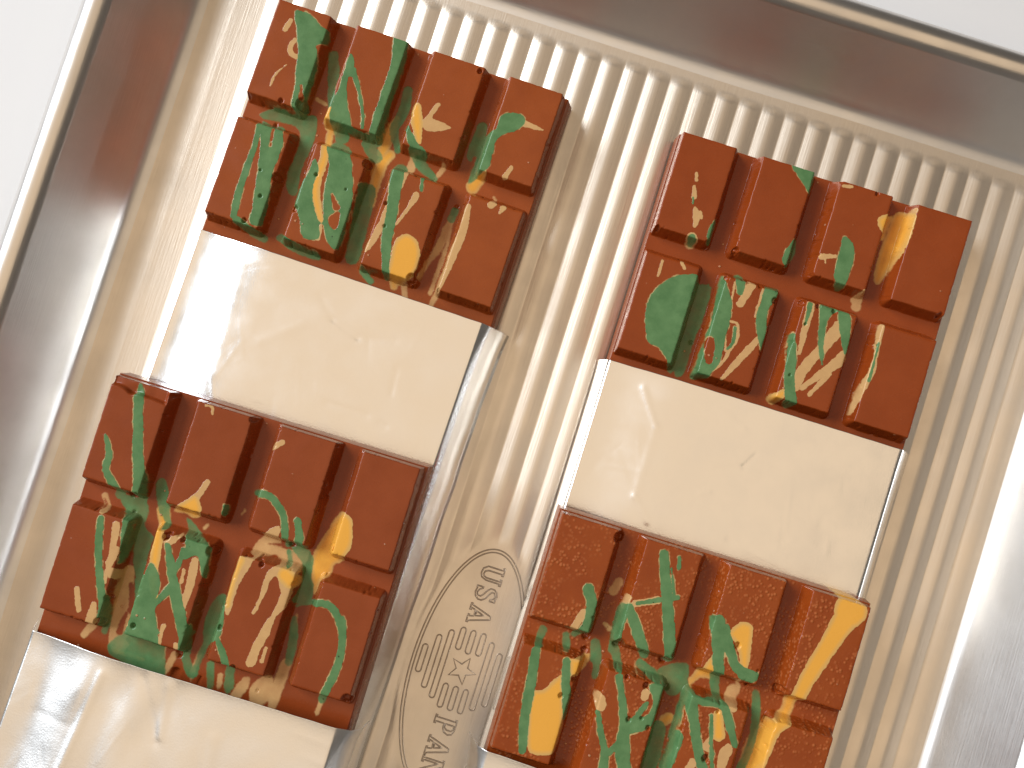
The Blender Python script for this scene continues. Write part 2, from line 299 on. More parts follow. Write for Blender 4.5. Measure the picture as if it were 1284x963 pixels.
BUBBLES = {
 'A': [
  (13.37,22.46,1.22),
  (8.46,23.25,0.5),
  (0.4,24.16,0.38),
  (13.67,16.63,0.42),
  (13.75,11.93,0.38),
  (13.47,40.94,0.84),
  (20.14,46.72,0.69),
  (32.81,30.94,0.84),
  (7.84,28.42,0.38),
  (22.34,37.38,0.38),
  (9.7,53.29,0.53),
  (11.39,46.5,0.38),
  (9.35,40.64,0.27),
  (30.18,38.49,0.27),
  (51.8,53.66,0.99),
  (40.26,38.6,0.38),
  (41.73,43.83,0.34),
  (55.99,33.05,0.38),
  (58.77,54.15,0.38),
  (51.26,1.2,0.53),
 ],
 'B': [
  (10.79,24.67,0.65),
  (32.61,0.44,0.58),
  (32.79,0.44,0.51),
  (48.79,25.06,0.58),
  (10.88,24.7,0.65),
  (13.6,47.8,0.54),
  (13.34,53.5,0.8),
  (32.76,31.15,1.02),
  (26.03,30.56,0.51),
  (22.19,30.98,0.73),
  (12.29,28.6,0.29),
  (21.18,51.92,0.51),
  (32.37,61.21,1.52),
  (37.94,60.64,0.8),
  (39.65,46.66,0.51),
  (31.87,56.06,0.73),
  (44.38,30.67,0.51),
  (58.33,31.23,0.47),
  (51.21,58.83,0.29),
  (71.34,53.67,1.02),
  (45.15,54.35,0.58),
 ],
 'C': [
  (13.43,23.87,0.7),
  (20.12,23.6,0.7),
  (0.79,23.91,0.49),
  (32.8,23.95,0.49),
  (29.25,24.55,0.35),
  (48.38,0.49,0.42),
  (39.46,0.24,0.28),
  (39.19,23.67,0.35),
  (20.04,30.59,0.57),
  (25.24,29.85,0.46),
  (28.16,30.03,0.46),
  (32.42,32.36,0.61),
  (16.97,47.3,0.38),
  (39.14,30.68,0.61),
  (42.75,30.5,0.5),
  (46.66,30.57,0.53),
  (40.96,48.24,0.27),
  (58.46,35.29,0.34),
  (71.08,23.8,0.5),
  (40.95,35.58,0.31),
  (58.22,53.65,0.34),
 ],
 'D': [
  (13.77,1.57,1.09),
  (13.66,18.2,0.47),
  (13.44,25.3,0.73),
  (20.7,24.36,1.16),
  (31.62,25.23,0.73),
  (13.19,34.32,0.65),
  (11.37,38.77,0.51),
  (27.29,39.38,0.51),
  (29.95,38.26,0.36),
  (31.93,39.88,0.47),
  (28.93,31.16,0.65),
  (34.29,30.94,0.58),
  (24.24,30.56,0.4),
  (14.01,28.43,0.65),
  (45.79,16.7,0.62),
  (58.33,23.7,1.02),
  (57.96,31.46,0.94),
  (45.76,31.94,0.36),
  (46.03,42.58,0.73),
  (51.71,20.83,0.29),
  (51.43,24.61,0.58),
 ],
}

# ------------------------------------------------------------------ helpers
def tag(o, label=None, cat=None, group=None, kind=None):
    for k, v in (('label', label), ('category', cat), ('group', group), ('kind', kind)):
        if v:
            o[k] = v
    return o

def empty(name, loc=(0, 0, 0), rz=0.0):
    o = bpy.data.objects.new(name, None)
    o.empty_display_size = 0.02
    col.objects.link(o)
    o.location = Vector(loc) * MM
    o.rotation_euler = (0, 0, rz)
    return o

def mesh_obj(name, verts, faces, mat, parent=None, smooth=True, attrs=None):
    """verts in millimetres; faces an (n,4) array or a list of index lists"""
    me = bpy.data.meshes.new(name)
    verts = np.asarray(verts, np.float32) * MM
    if isinstance(faces, np.ndarray):
        n, k = faces.shape
        me.vertices.add(len(verts))
        me.vertices.foreach_set('co', verts.ravel())
        me.loops.add(n * k)
        me.loops.foreach_set('vertex_index', faces.astype(np.int32).ravel())
        me.polygons.add(n)
        me.polygons.foreach_set('loop_start', np.arange(0, n * k, k, dtype=np.int32))
        me.update(calc_edges=True)
    else:
        me.from_pydata([tuple(map(float, v)) for v in verts], [], [list(f) for f in faces])
    if attrs:
        for nm, val in attrs.items():
            a = me.attributes.new(nm, 'FLOAT', 'POINT')
            a.data.foreach_set('value', np.asarray(val, np.float32).ravel())
    me.polygons.foreach_set('use_smooth', np.full(len(me.polygons), smooth))
    me.materials.append(mat)
    me.validate()
    o = bpy.data.objects.new(name, me)
    col.objects.link(o)
    if parent:
        o.parent = parent
    return o

def grid_faces(nu, nv, flip=False):
    i = np.arange((nu - 1) * (nv - 1))
    a = i // (nv - 1) * nv + i % (nv - 1)
    f = np.stack([a, a + nv, a + nv + 1, a + 1], 1)
    return f[:, ::-1].copy() if flip else f

def smoothstep(a, b, x):
    t = np.clip((x - a) / (b - a), 0, 1)
    return t * t * (3 - 2 * t)

def vnoise(x, y, seed=0, scale=1.0):
    """smooth value noise in -1..1"""
    x, y = np.asarray(x) / scale, np.asarray(y) / scale
    xi, yi = np.floor(x).astype(int), np.floor(y).astype(int)
    fx, fy = x - xi, y - yi
    fx, fy = fx * fx * (3 - 2 * fx), fy * fy * (3 - 2 * fy)
    def h(a, b):
        n = (a * 374761393 + b * 668265263 + seed * 974634777) & 0x7fffffff
        n = ((n ^ (n >> 13)) * 1274126177) & 0x7fffffff
        return ((n ^ (n >> 16)) & 0xffff) / 32767.5 - 1
    return (h(xi, yi) * (1 - fx) + h(xi + 1, yi) * fx) * (1 - fy) + (h(xi, yi + 1) * (1 - fx) + h(xi + 1, yi + 1) * fx) * fy

# ------------------------------------------------------------------ materials
class NT:
    def __init__(self, name):
        self.m = bpy.data.materials.new(name)
        self.m.use_nodes = True
        self.t = self.m.node_tree
        self.n = self.t.nodes
        self.b = self.n['Principled BSDF']
    def node(self, kind, **kw):
        n = self.n.new(kind)
        for k, v in kw.items():
            setattr(n, k, v)
        return n
    def link(self, a, b):
        self.t.links.new(a, b)
    def math(self, op, a, b=None, c=None):
        n = self.node('ShaderNodeMath', operation=op)
        for i, v in enumerate((a, b, c)):
            if v is None:
                continue
            if isinstance(v, (int, float)):
                n.inputs[i].default_value = v
            else:
                self.link(v, n.inputs[i])
        return n.outputs[0]
    def mix(self, fac, a, b):
        n = self.node('ShaderNodeMix', data_type='RGBA')
        for i, v in ((0, fac), (6, a), (7, b)):
            if isinstance(v, (int, float)):
                n.inputs[i].default_value = v
            elif isinstance(v, tuple):
                n.inputs[i].default_value = (*v, 1)
            else:
                self.link(v, n.inputs[i])
        return n.outputs[2]
    def noise(self, scale, detail=3, rough=0.5, vec=None, stretch=None):
        tc = self.node('ShaderNodeTexCoord')
        v = tc.outputs['Object']
        if stretch:
            mp = self.node('ShaderNodeMapping')
            mp.inputs['Scale'].default_value = stretch
            self.link(v, mp.inputs['Vector'])
            v = mp.outputs[0]
        n = self.node('ShaderNodeTexNoise')
        n.inputs['Scale'].default_value = scale
        n.inputs['Detail'].default_value = detail
        n.inputs['Roughness'].default_value = rough
        self.link(v, n.inputs['Vector'])
        return n.outputs[0]
    def remap(self, x, a, b, c=0.0, d=1.0, smooth=False):
        n = self.node('ShaderNodeMapRange')
        if smooth:
            n.interpolation_type = 'SMOOTHSTEP'
        for i, v in enumerate((a, b, c, d)):
            n.inputs[i + 1].default_value = v
        self.link(x, n.inputs[0])
        return n.outputs[0]
    def attr(self, name):
        return self.node('ShaderNodeAttribute', attribute_name=name).outputs['Fac']
    def bump(self, h, strength, distance, prev=None):
        n = self.node('ShaderNodeBump')
        n.inputs['Strength'].default_value = strength
        n.inputs['Distance'].default_value = distance
        self.link(h, n.inputs['Height'])
        if prev:
            self.link(prev, n.inputs['Normal'])
        return n.outputs[0]
    def set(self, **kw):
        for k, v in kw.items():
            s = self.b.inputs[k.replace('_', ' ')]
            if isinstance(v, (int, float)):
                s.default_value = v
            elif isinstance(v, tuple):
                s.default_value = (*v, 1)
            else:
                self.link(v, s)

def chocolate_material(name, base_a, base_b, mottle):
    k = NT(name)
    wob = k.math('ADD', k.math('MULTIPLY', k.math('SUBTRACT', k.noise(1500, 3), 0.5), 0.42),
                 k.math('MULTIPLY', k.math('SUBTRACT', k.noise(430, 2), 0.5), 0.75))
    tz = k.node('ShaderNodeTexCoord')
    sx = k.node('ShaderNodeSeparateXYZ')
    k.link(tz.outputs['Object'], sx.inputs[0])
    low = k.remap(sx.outputs[2], -0.0012, -0.0028)            # 1 down in the grooves, where the spray lies thinner
    thin = k.math('SUBTRACT', 1.0, k.math('MULTIPLY', low, k.remap(k.noise(240, 3), 0.35, 0.7, 0.0, 0.30)))
    def cover(d):
        sharp = k.remap(d, 0.07, -0.07, smooth=True)
        soft = k.remap(d, 0.22, -0.28, smooth=True)
        return k.math('MULTIPLY', k.math('ADD', k.math('MULTIPLY', sharp, k.math('SUBTRACT', 1.0, low)), k.math('MULTIPLY', soft, low)), thin)
    base = k.mix(k.remap(k.noise(90, 4, 0.6), 0.35, 0.65), base_a, base_b)
    fine = k.noise(3200, 2)
    if mottle:
        vor = k.node('ShaderNodeTexVoronoi')
        vor.inputs['Scale'].default_value = 1050
        tc = k.node('ShaderNodeTexCoord')
        k.link(tc.outputs['Object'], vor.inputs['Vector'])
        spots = k.remap(vor.outputs['Distance'], 0.15, 0.5, 1, 0)
        patch = k.remap(k.noise(110, 2), 0.42, 0.58)
        spots = k.math('MULTIPLY', spots, patch)
        base = k.mix(k.math('MULTIPLY', spots, 0.72), base, (0.50, 0.155, 0.050))
    wobx = lambda d: k.math('ADD', d, wob)
    c = k.attr('cream'); y = k.attr('yellow'); g = k.attr('green')
    cm = cover(wobx(c))
    colr = k.mix(k.math('MULTIPLY', cm, 0.86), base, k.mix(k.noise(500, 2), (0.60, 0.36, 0.15), (0.74, 0.47, 0.20)))
    ym = cover(wobx(y))
    ycol = k.mix(k.remap(y, -0.1, -1.1), (0.66, 0.40, 0.13), (0.86, 0.42, 0.06))
    colr = k.mix(k.math('MULTIPLY', ym, 0.97), colr, ycol)
    rim = k.math('MULTIPLY', k.remap(wobx(g), 0.30, 0.12, smooth=True), k.math('MULTIPLY', k.remap(k.noise(330, 2), 0.46, 0.56), k.math('SUBTRACT', 1.0, low)))
    colr = k.mix(k.math('MULTIPLY', rim, 0.78), colr, (0.52, 0.40, 0.17))
    gm = cover(wobx(g))
    gcol = k.mix(k.remap(k.noise(260, 4, 0.6), 0.3, 0.7), (0.062, 0.190, 0.068), (0.115, 0.265, 0.105))
    colr = k.mix(k.math('MULTIPLY', gm, 0.95), colr, gcol)
    # tiny pale crumbs and pin holes
    vs = k.node('ShaderNodeTexVoronoi')
    vs.inputs['Scale'].default_value = 210
    tc = k.node('ShaderNodeTexCoord')
    k.link(tc.outputs['Object'], vs.inputs['Vector'])
    crumb = k.math('MULTIPLY', k.remap(vs.outputs['Distance'], 0.075, 0.045), k.remap(k.noise(70, 1), 0.52, 0.57))
    colr = k.mix(k.math('MULTIPLY', crumb, 0.7), colr, (0.6, 0.30, 0.15))
    vp = k.node('ShaderNodeTexVoronoi')
    vp.inputs['Scale'].default_value = 330
    k.link(tc.outputs['Object'], vp.inputs['Vector'])
    pin = k.math('MULTIPLY', k.remap(vp.outputs['Distance'], 0.07, 0.05), k.remap(k.noise(120, 1), 0.50, 0.56))
    pin = k.math('MULTIPLY', pin, gm)
    colr = k.mix(k.math('MULTIPLY', pin, 0.85), colr, (0.02, 0.03, 0.015))
    paint = k.math('MAXIMUM', gm, k.math('MAXIMUM', ym, cm))
    hgt = k.math('ADD', k.math('MULTIPLY', paint, 0.10), k.math('MULTIPLY', fine, 0.03))
    hgt = k.math('ADD', hgt, k.math('MULTIPLY', k.noise(420, 3), 0.05))
    hgt = k.math('ADD', hgt, k.math('MULTIPLY', crumb, 0.3))
    if mottle:
        hgt = k.math('ADD', hgt, k.math('MULTIPLY', k.math('MULTIPLY', spots, k.math('SUBTRACT', 1.0, paint)), 0.24))
    k.set(Base_Color=colr, Roughness=k.remap(k.noise(160, 3), 0.3, 0.7, 0.22, 0.32), Normal=k.bump(hgt, 0.8, 0.00055))
    k.b.inputs['Specular IOR Level'].default_value = 0.34
    k.b.inputs['Subsurface Weight'].default_value = 0.0
    return k.m

CHOC = chocolate_material('milk_chocolate', (0.290, 0.058, 0.010), (0.330, 0.069, 0.0125), False)
CHOC_B = chocolate_material('milk_chocolate_matt', (0.250, 0.046, 0.009), (0.285, 0.056, 0.013), False)
CHOC_C = chocolate_material('milk_chocolate_glossy', (0.262, 0.044, 0.006), (0.295, 0.052, 0.008), False)
CHOC_D = chocolate_material('milk_chocolate_mottled', (0.270, 0.046, 0.006), (0.315, 0.060, 0.008), True)

def foil_material(name, wrinkle, rough=0.0):
    k = NT(name)
    h = k.math('ADD', k.math('MULTIPLY', k.noise(34, 2, 0.5), 1.0), k.math('MULTIPLY', k.noise(500, 3), 0.05))
    h2 = k.noise(2600, 2)
    k.set(Base_Color=(0.95, 0.945, 0.93), Metallic=1.0, Roughness=k.remap(k.noise(120, 3), 0.35, 0.65, 0.19 + rough, 0.26 + rough),
          Normal=k.bump(h2, 0.10, 0.0002, k.bump(h, wrinkle, 0.0009)))
    return k.m
FOIL = foil_material('aluminium_foil', 0.22)
FOIL_W = foil_material('aluminium_foil_wrinkled', 0.35, 0.10)

def pan_material(name, tint, rough, axis):
    k = NT(name)
    st = (1.0, 0.03, 1.0) if axis == 'y' else (0.03, 0.03, 1.0)
    br = k.noise(2600, 3, 0.6, stretch=st)
    pat = k.noise(55, 4, 0.6)
    grime = k.noise(700, 3, 0.7)
    colr = k.mix(k.remap(pat, 0.3, 0.7), tint, tuple(c * 0.90 for c in tint))
    k.set(Base_Color=colr, Metallic=1.0,
          Roughness=k.math('ADD', k.remap(pat, 0.3, 0.7, rough - 0.04, rough + 0.05), k.math('MULTIPLY', grime, 0.03)),
          Normal=k.bump(br, 0.16, 0.00025))
    return k.m
PAN = pan_material('aluminised_steel', (0.86, 0.78, 0.675), 0.40, 'y')
PANL = pan_material('aluminised_steel_line_shade', (0.54, 0.45, 0.36), 0.48, 'y')  # darker tint paints in the dark reflections of pressed emblem grooves
PANW = pan_material('aluminised_steel_wall', (0.82, 0.81, 0.79), 0.43, 'w')
PANR = pan_material('aluminised_steel_rim', (0.80, 0.77, 0.73), 0.30, 'w')

kt = NT('white_table')
kt.set(Base_Color=kt.mix(kt.noise(14, 3), (0.785, 0.785, 0.785), (0.81, 0.81, 0.81)), Roughness=0.5,
       Normal=kt.bump(kt.noise(900, 2), 0.05, 0.0003))
TABLE = kt.m

# ------------------------------------------------------------------ table
s = 1100
tv = [(-s, -s, -1.2), (s, -s, -1.2), (s, s, -1.2), (-s, s, -1.2), (-s, -s, -26), (s, -s, -26), (s, s, -26), (-s, s, -26)]
table = mesh_obj('table_top', tv, [(0, 1, 2, 3), (7, 6, 5, 4), (0, 4, 5, 1), (1, 5, 6, 2), (2, 6, 7, 3), (3, 7, 4, 0)], TABLE, smooth=False)
tag(table, kind='structure', label='plain white table top under the baking pan')

# ------------------------------------------------------------------ baking pan
XL, XR, YT, YB = -107.3, 122.4, 101.2, -224.0
pan = empty('baking_pan', (0, 0, 0))
tag(pan, 'silver ribbed metal baking pan with rolled rim holding the chocolate bars', 'baking pan')
OX, OY, OA, OB = 7.48, -61.36, 12.67, 30.68          # the oval emblem
PITCH, PHASE, SAG = 6.05, 18.6, 0.56

def floor_z(x, y):
    t = ((x - PHASE) / PITCH) % 1.0
    # each rib: a plane rising from a sharp valley, a rounded crest, a plane falling to the next valley
    up, dn = 0.25 * PITCH * t, 0.22 * PITCH * (1 - t)
    z = 0.5 * (up + dn - np.sqrt((up - dn) ** 2 + 0.30 ** 2)) + 0.04
    first = PHASE - 18 * PITCH
    last = PHASE + 16 * PITCH
    z = np.where((x < first) | (x > last), 0, z)
    # broad shallow swell between the outermost ribs and the wall
    tl = (x - (first - 8.2)) / 8.2
    z = np.where((tl > -0.1) & (tl < 1), 0.14 * smoothstep(-0.1, 0.10, tl) * (1 - np.clip(tl, 0, 1)), z)
    tr = (x - last) / 7.0
    z = np.where((tr > 0) & (tr < 1), 0.6 * (1 - (2 * tr - 1) ** 2), z)
    end = smoothstep(96.2, 93.4, y + 0.25 * vnoise(x, y, 5, 9)) * smoothstep(YB + 6, YB + 9, y)
    r = np.sqrt(((x - OX) / (OA + 1.6)) ** 2 + ((y - OY) / (OB + 1.6)) ** 2)
    k = smoothstep(0.97, 1.06, r)
    return 0.45 * (1 - k) + z * end * k + 0.05 * vnoise(x, y, 9, 30)

ts = [0, .04, .1, .18, .28, .39, .5, .61, .72, .82, .9, .96]
xs = [XL - 0.2, XL + 1.2, XL + 3, XL + 5]
xs += list(np.linspace(PHASE - 18 * PITCH - 8.2, PHASE - 18 * PITCH, 14)[:-1])
xs += [PHASE + (i + t) * PITCH for i in range(-18, 16) for t in ts]
xs += list(np.linspace(PHASE + 16 * PITCH, PHASE + 16 * PITCH + 7, 12))
xs = np.array(sorted(set(np.round([x for x in xs if x < XR + .1], 4))) + [XR + 0.2])
ys = np.concatenate([np.arange(YB - .2, -100, 4.0), np.arange(-100, 88, 1.0), np.arange(88, 98, 0.4), [98, 99, 100, YT + .2]])
X, Y = np.meshgrid(xs, ys, indexing='ij')
V = np.stack([X, Y, floor_z(X, Y)], -1).reshape(-1, 3)
floor = mesh_obj('floor', V, grid_faces(len(xs), len(ys)), PAN, pan)

def loft(name, prof, mat, closed=False):
    """sweep a profile (outward distance, height) round the pan's rounded rectangle"""
    loops = []
    for d, z in prof:
        r = 9.0 + d
        pts = []
        for cx, cy, a0 in ((XR - 9, YT - 9, 0), (XL + 9, YT - 9, 90), (XL + 9, YB + 9, 180), (XR - 9, YB + 9, 270)):
            for i in range(9):
                a = math.radians(a0 + i * 90 / 8)
                pts.append((cx + r * math.cos(a), cy + r * math.sin(a)))
        dense = []
        for i in range(len(pts)):
            p, q = np.array(pts[i]), np.array(pts[(i + 1) % len(pts)])
            L = np.linalg.norm(q - p)
            n = max(1, int(L / 8)) if L > 30 else 1
            for j in range(n):
                dense.append(p + (q - p) * j / n)
        loops.append(dense)
    m = min(len(l) for l in loops)
    V = []
    for (d, z), l in zip(prof, loops):
        for x, y in l:
            w = 0.12 * vnoise(x, y, 3, 60)
            V.append((x + w * 0.6, y + w * 0.6, z + (w * 0.5 if z > 2 else 0)))
    n = len(loops[0])
    F = []
    for a in range(len(prof) - 1):
        for i in range(n):
            j = (i + 1) % n
            F.append((a * n + i, a * n + j, (a + 1) * n + j, (a + 1) * n + i))
    return mesh_obj(name, np.array(V), F, mat, pan)

wall_prof = [(-3.2, -0.05), (-2.0, 0.10), (-1.0, 0.42), (-0.1, 1.0), (0.7, 1.9), (1.25, 3.0), (1.75, 4.0)] + \
            [(1.75 + (10.2 - 1.75) * t, 4.0 + (19.6 - 4.0) * t) for t in np.linspace(.12, 1, 8)]
loft('wall', wall_prof, PANW)
rim_prof = [(10.2, 19.6)]
for a in np.linspace(148, -110, 18):
    rim_prof.append((13.63 + 3.9 * math.cos(math.radians(a)), 17.74 + 3.9 * math.sin(math.radians(a))))
loft('rim', rim_prof, PANR)

# the emblem pressed into the floor: fine raised lines
def tube_lines(name, lines, r, mat, parent):
    V, F = [], []
    for pts, closed in lines:
        P = np.array(pts, float)
        n = len(P)
        for i in range(n):
            a = P[(i - 1) % n] if (closed or i > 0) else P[i]
            b = P[(i + 1) % n] if (closed or i < n - 1) else P[i]
            t = b - a
            t = t / (np.linalg.norm(t) + 1e-9)
            nx, ny = -t[1], t[0]
            base = len(V)
            for k in range(6):
                an = 2 * math.pi * k / 6
                V.append((P[i][0] + nx * r * math.cos(an), P[i][1] + ny * r * math.cos(an), P[i][2] + r * math.sin(an) * 0.9))
            if i > 0:
                for k in range(6):
                    F.append((base - 6 + k, base - 6 + (k + 1) % 6, base + (k + 1) % 6, base + k))
        if closed:
            s0 = len(V) - 6 * n
            for k in range(6):
                F.append((len(V) - 6 + k, len(V) - 6 + (k + 1) % 6, s0 + (k + 1) % 6, s0 + k))
    return mesh_obj(name, V, F, mat, parent)

LETTERS = {
 'U': [[(0,5.3),(2,5.3),(2,4.9),(1.6,4.9),(1.6,1.6),(2.0,.8),(2.6,.65),(3.2,.9),(3.5,1.6),(3.5,4.9),(3.0,4.9),(3.0,5.3),(4.6,5.3),(4.6,4.9),(4.1,4.9),(4.1,1.6),(3.6,.4),(2.6,0),(1.4,.2),(.6,1.2),(.6,4.9),(0,4.9)]],
 'S': [[(3.6,5.2),(3.6,3.9),(3.2,3.9),(2.8,4.7),(2.0,4.9),(1.3,4.5),(1.3,3.9),(2.0,3.4),(3.2,2.8),(3.9,2.0),(3.9,1.1),(3.2,.3),(2.2,0),(1.2,.2),(.9,.05),(.6,.05),(.6,1.6),(.9,1.6),(1.4,.8),(2.2,.5),(2.9,.8),(3.0,1.5),(2.4,2.0),(1.2,2.7),(.5,3.4),(.5,4.3),(1.1,5.1),(2.0,5.35),(2.9,5.15),(3.2,5.2)]],
 'A': [[(2.0,5.4),(2.8,5.4),(4.5,.4),(4.9,.4),(4.9,0),(2.9,0),(2.9,.4),(3.3,.4),(3.0,1.4),(1.5,1.4),(1.15,.4),(1.7,.4),(1.7,0),(0,0),(0,.4),(.4,.4)], [(1.65,1.8),(2.85,1.8),(2.25,3.7)]],
 'P': [[(0,5.3),(2.6,5.3),(3.7,4.9),(4.1,4.0),(3.7,3.0),(2.7,2.5),(1.6,2.4),(1.6,.4),(2.1,.4),(2.1,0),(0,0),(0,.4),(.5,.4),(.5,4.9),(0,4.9)], [(1.6,4.9),(2.4,4.9),(3.0,4.5),(3.0,3.4),(2.4,2.8),(1.6,2.8)]],
 'N': [[(0,5.3),(1.5,5.3),(3.6,2.0),(3.6,4.9),(3.1,4.9),(3.1,5.3),(4.8,5.3),(4.8,4.9),(4.3,4.9),(4.3,0),(3.6,0),(1.1,4.0),(1.1,.4),(1.6,.4),(1.6,0),(0,0),(0,.4),(.5,.4),(.5,4.9),(0,4.9)]]}
EZ = 0.47
lines = []
for ch, yc in (('U', -36.9), ('S', -42.1), ('A', -47.2), ('P', -75.7), ('A', -80.9), ('N', -86.0)):
    lines = []
    for poly in LETTERS[ch]:
        pts = []
        n = len(poly)
        for i in range(n):
            a, b = np.array(poly[i]), np.array(poly[(i + 1) % n])
            m = max(1, int(np.linalg.norm(b - a) / 0.5))
            for j in range(m):
                p = a + (b - a) * j / m
                pts.append((7.5 + (p[1] - 2.65) * 1.02, yc - (p[0] - 2.3) * 0.98, EZ))
        lines.append((pts, True))
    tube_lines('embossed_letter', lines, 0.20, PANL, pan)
lines = []
for f in (1.0, 0.945):
    lines.append(([(OX + (OA - (1 - f) * 14) * math.cos(a), OY + (OB - (1 - f) * 14) * math.sin(a), EZ - 0.02) for a in np.linspace(0, 2 * math.pi, 120, endpoint=False)], True))
for ln in lines:
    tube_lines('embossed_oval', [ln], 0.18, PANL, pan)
lines = []
def pill(x, y0, y1, w=0.66):
    pts = [(x + w * math.cos(a), y0 - w + w * math.sin(a), EZ) for a in np.linspace(0, math.pi, 8)]
    pts += [(x + w * math.cos(a), y1 + w + w * math.sin(a), EZ) for a in np.linspace(math.pi, 2 * math.pi, 8)]
    lines.append((pts, True))
for k in range(-4, 5):
    x = 7.5 + 2.58 * k
    if abs(k) <= 1:
        pill(x, -51.3, -57.2 + 0.3 * abs(k)); pill(x, -65.6, -71.6)
    elif abs(k) == 2:
        pill(x, -52.8, -70.0)
    elif abs(k) == 3:
        pill(x, -54.8, -68.2)
    else:
        pill(x, -58.0, -65.0)
star = [(7.5 + (3.5 if i % 2 == 0 else 1.5) * math.cos(math.radians(36 * i)), -61.4 + (3.5 if i % 2 == 0 else 1.5) * math.sin(math.radians(36 * i)), EZ) for i in range(10)]
for ln in lines:
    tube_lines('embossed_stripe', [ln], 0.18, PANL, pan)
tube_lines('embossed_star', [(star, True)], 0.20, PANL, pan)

# ------------------------------------------------------------------ chocolate bars
W = 72.2
COLS = [(0, 13.3), (19.8, 32.7), (39.2, 52.3), (58.6, 72.0)]
ROWS = [(0, 23.8), (30.1, 54.2)]
DEP, FAC, THICK = 4.5, 1.35, 11.3

def catmull(pts, closed, n=4):
    P = np.array(pts, float)
    m = len(P)
    if m < 3:
        return P
    out = []
    for i in range(m if closed else m - 1):
        if closed:
            p0, p1, p2, p3 = P[(i - 1) % m], P[i], P[(i + 1) % m], P[(i + 2) % m]
        else:
            p0, p1, p2, p3 = P[max(i - 1, 0)], P[i], P[i + 1], P[min(i + 2, m - 1)]
        for j in range(n):
            t = j / n
            out.append(0.5 * (2 * p1 + (p2 - p0) * t + (2 * p0 - 5 * p1 + 4 * p2 - p3) * t * t + (3 * p1 - p0 - 3 * p2 + p3) * t ** 3))
    if not closed:
        out.append(P[-1])
    return np.array(out)

def splash_fields(bar, U, Vv):
    """signed distance (mm) to each colour of splash, negative inside"""
    D = {k: np.full(U.shape, 3.0) for k in 'gych'}
    for kind, pts in SPLASHES[bar]:
        key = kind
        poly = len(pts[0]) == 2
        Q = catmull(pts, poly)
        m = 1.5
        wmax = 0 if poly else Q[:, 2].max() / 2
        box = (U > Q[:, 0].min() - m - wmax) & (U < Q[:, 0].max() + m + wmax) & (Vv > Q[:, 1].min() - m - wmax) & (Vv < Q[:, 1].max() + m + wmax)
        if not box.any():
            continue
        u, v = U[box], Vv[box]
        d = np.full(u.shape, 9.0)
        inside = np.zeros(u.shape, bool)
        n = len(Q)
        for i in range(n if poly else n - 1):
            a, b = Q[i], Q[(i + 1) % n]
            ex, ey = b[0] - a[0], b[1] - a[1]
            L2 = ex * ex + ey * ey + 1e-12
            t = np.clip(((u - a[0]) * ex + (v - a[1]) * ey) / L2, 0, 1)
            dist = np.hypot(u - a[0] - t * ex, v - a[1] - t * ey)
            if not poly:
                dist = dist - np.maximum(a[2] + (b[2] - a[2]) * t, 0.05) / 2
            d = np.minimum(d, dist)
            if poly and abs(ey) > 1e-9:
                cross = ((a[1] > v) != (b[1] > v)) & (u < ex * (v - a[1]) / ey + a[0])
                inside ^= cross
        if poly:
            d = np.where(inside, -d, d)
        D[key][box] = np.minimum(D[key][box], d)
    for k in 'gyc':
        D[k] = np.maximum(D[k], -D['h'])
    return {'green': D['g'], 'yellow': D['y'], 'cream': D['c']}

def bubbles_depth(bar, U, Vv):
    z = np.zeros(U.shape)
    for u, v, r in BUBBLES[bar]:
        q = np.hypot(U - u, (Vv - v) * 0.85) / (r * 1.2)
        z = np.minimum(z, -min(2.0, r * 2.2) * smoothstep(1.0, 0.55, q))
        z = z + 0.14 * np.exp(-((q - 1.15) / 0.18) ** 2) * min(1, r * 1.4)
    return z

def edge_samples(a, b, step):
    e = [-1.62, -1.46, -1.32, -1.2, -1.1, -0.95, -0.75, -0.5, -0.3, -0.18, -0.09, 0.0, 0.08, 0.16, 0.28, 0.45, 0.7]
    mid = np.linspace(a + 0.9, b - 0.9, int((b - a - 1.8) / step))
    return np.array([a + x for x in e] + list(mid) + [b - x for x in e[::-1]])

def soft_profile(s):
    """height of a moulded square at distance s outside its top edge"""
    lin = -DEP * (s + 0.03) / FAC
    k = 0.28
    top = -np.log(1 + np.exp(-(lin) / k * 1.0 * 1.0) ) * k if False else np.minimum(lin, 0)
    r = 0.48
    top = 0.5 * (lin - np.sqrt(lin * lin + r * r))           # smooth min(lin, 0)
    top = top + 0.0
    lo = -DEP - 0.03
    return lo + 0.5 * ((top - lo) + np.sqrt((top - lo) ** 2 + 0.36 ** 2)) - 0.04

def chip_profile(bar, U, Vv):
    if bar != 'B':
        return 0
    edge = 2.05 + 0.085 * U + 0.25 * vnoise(U, Vv * 0, 21, 1.7) + 0.5 * np.exp(-((U - 4.6) / 1.5) ** 2)
    k = smoothstep(edge + 0.2, edge - 0.5, Vv) * smoothstep(13.4, 12.2, U) * smoothstep(-0.6, 0.3, U)
    return -k * (1.5 + 0.3 * vnoise(U, Vv, 22, 2.5))

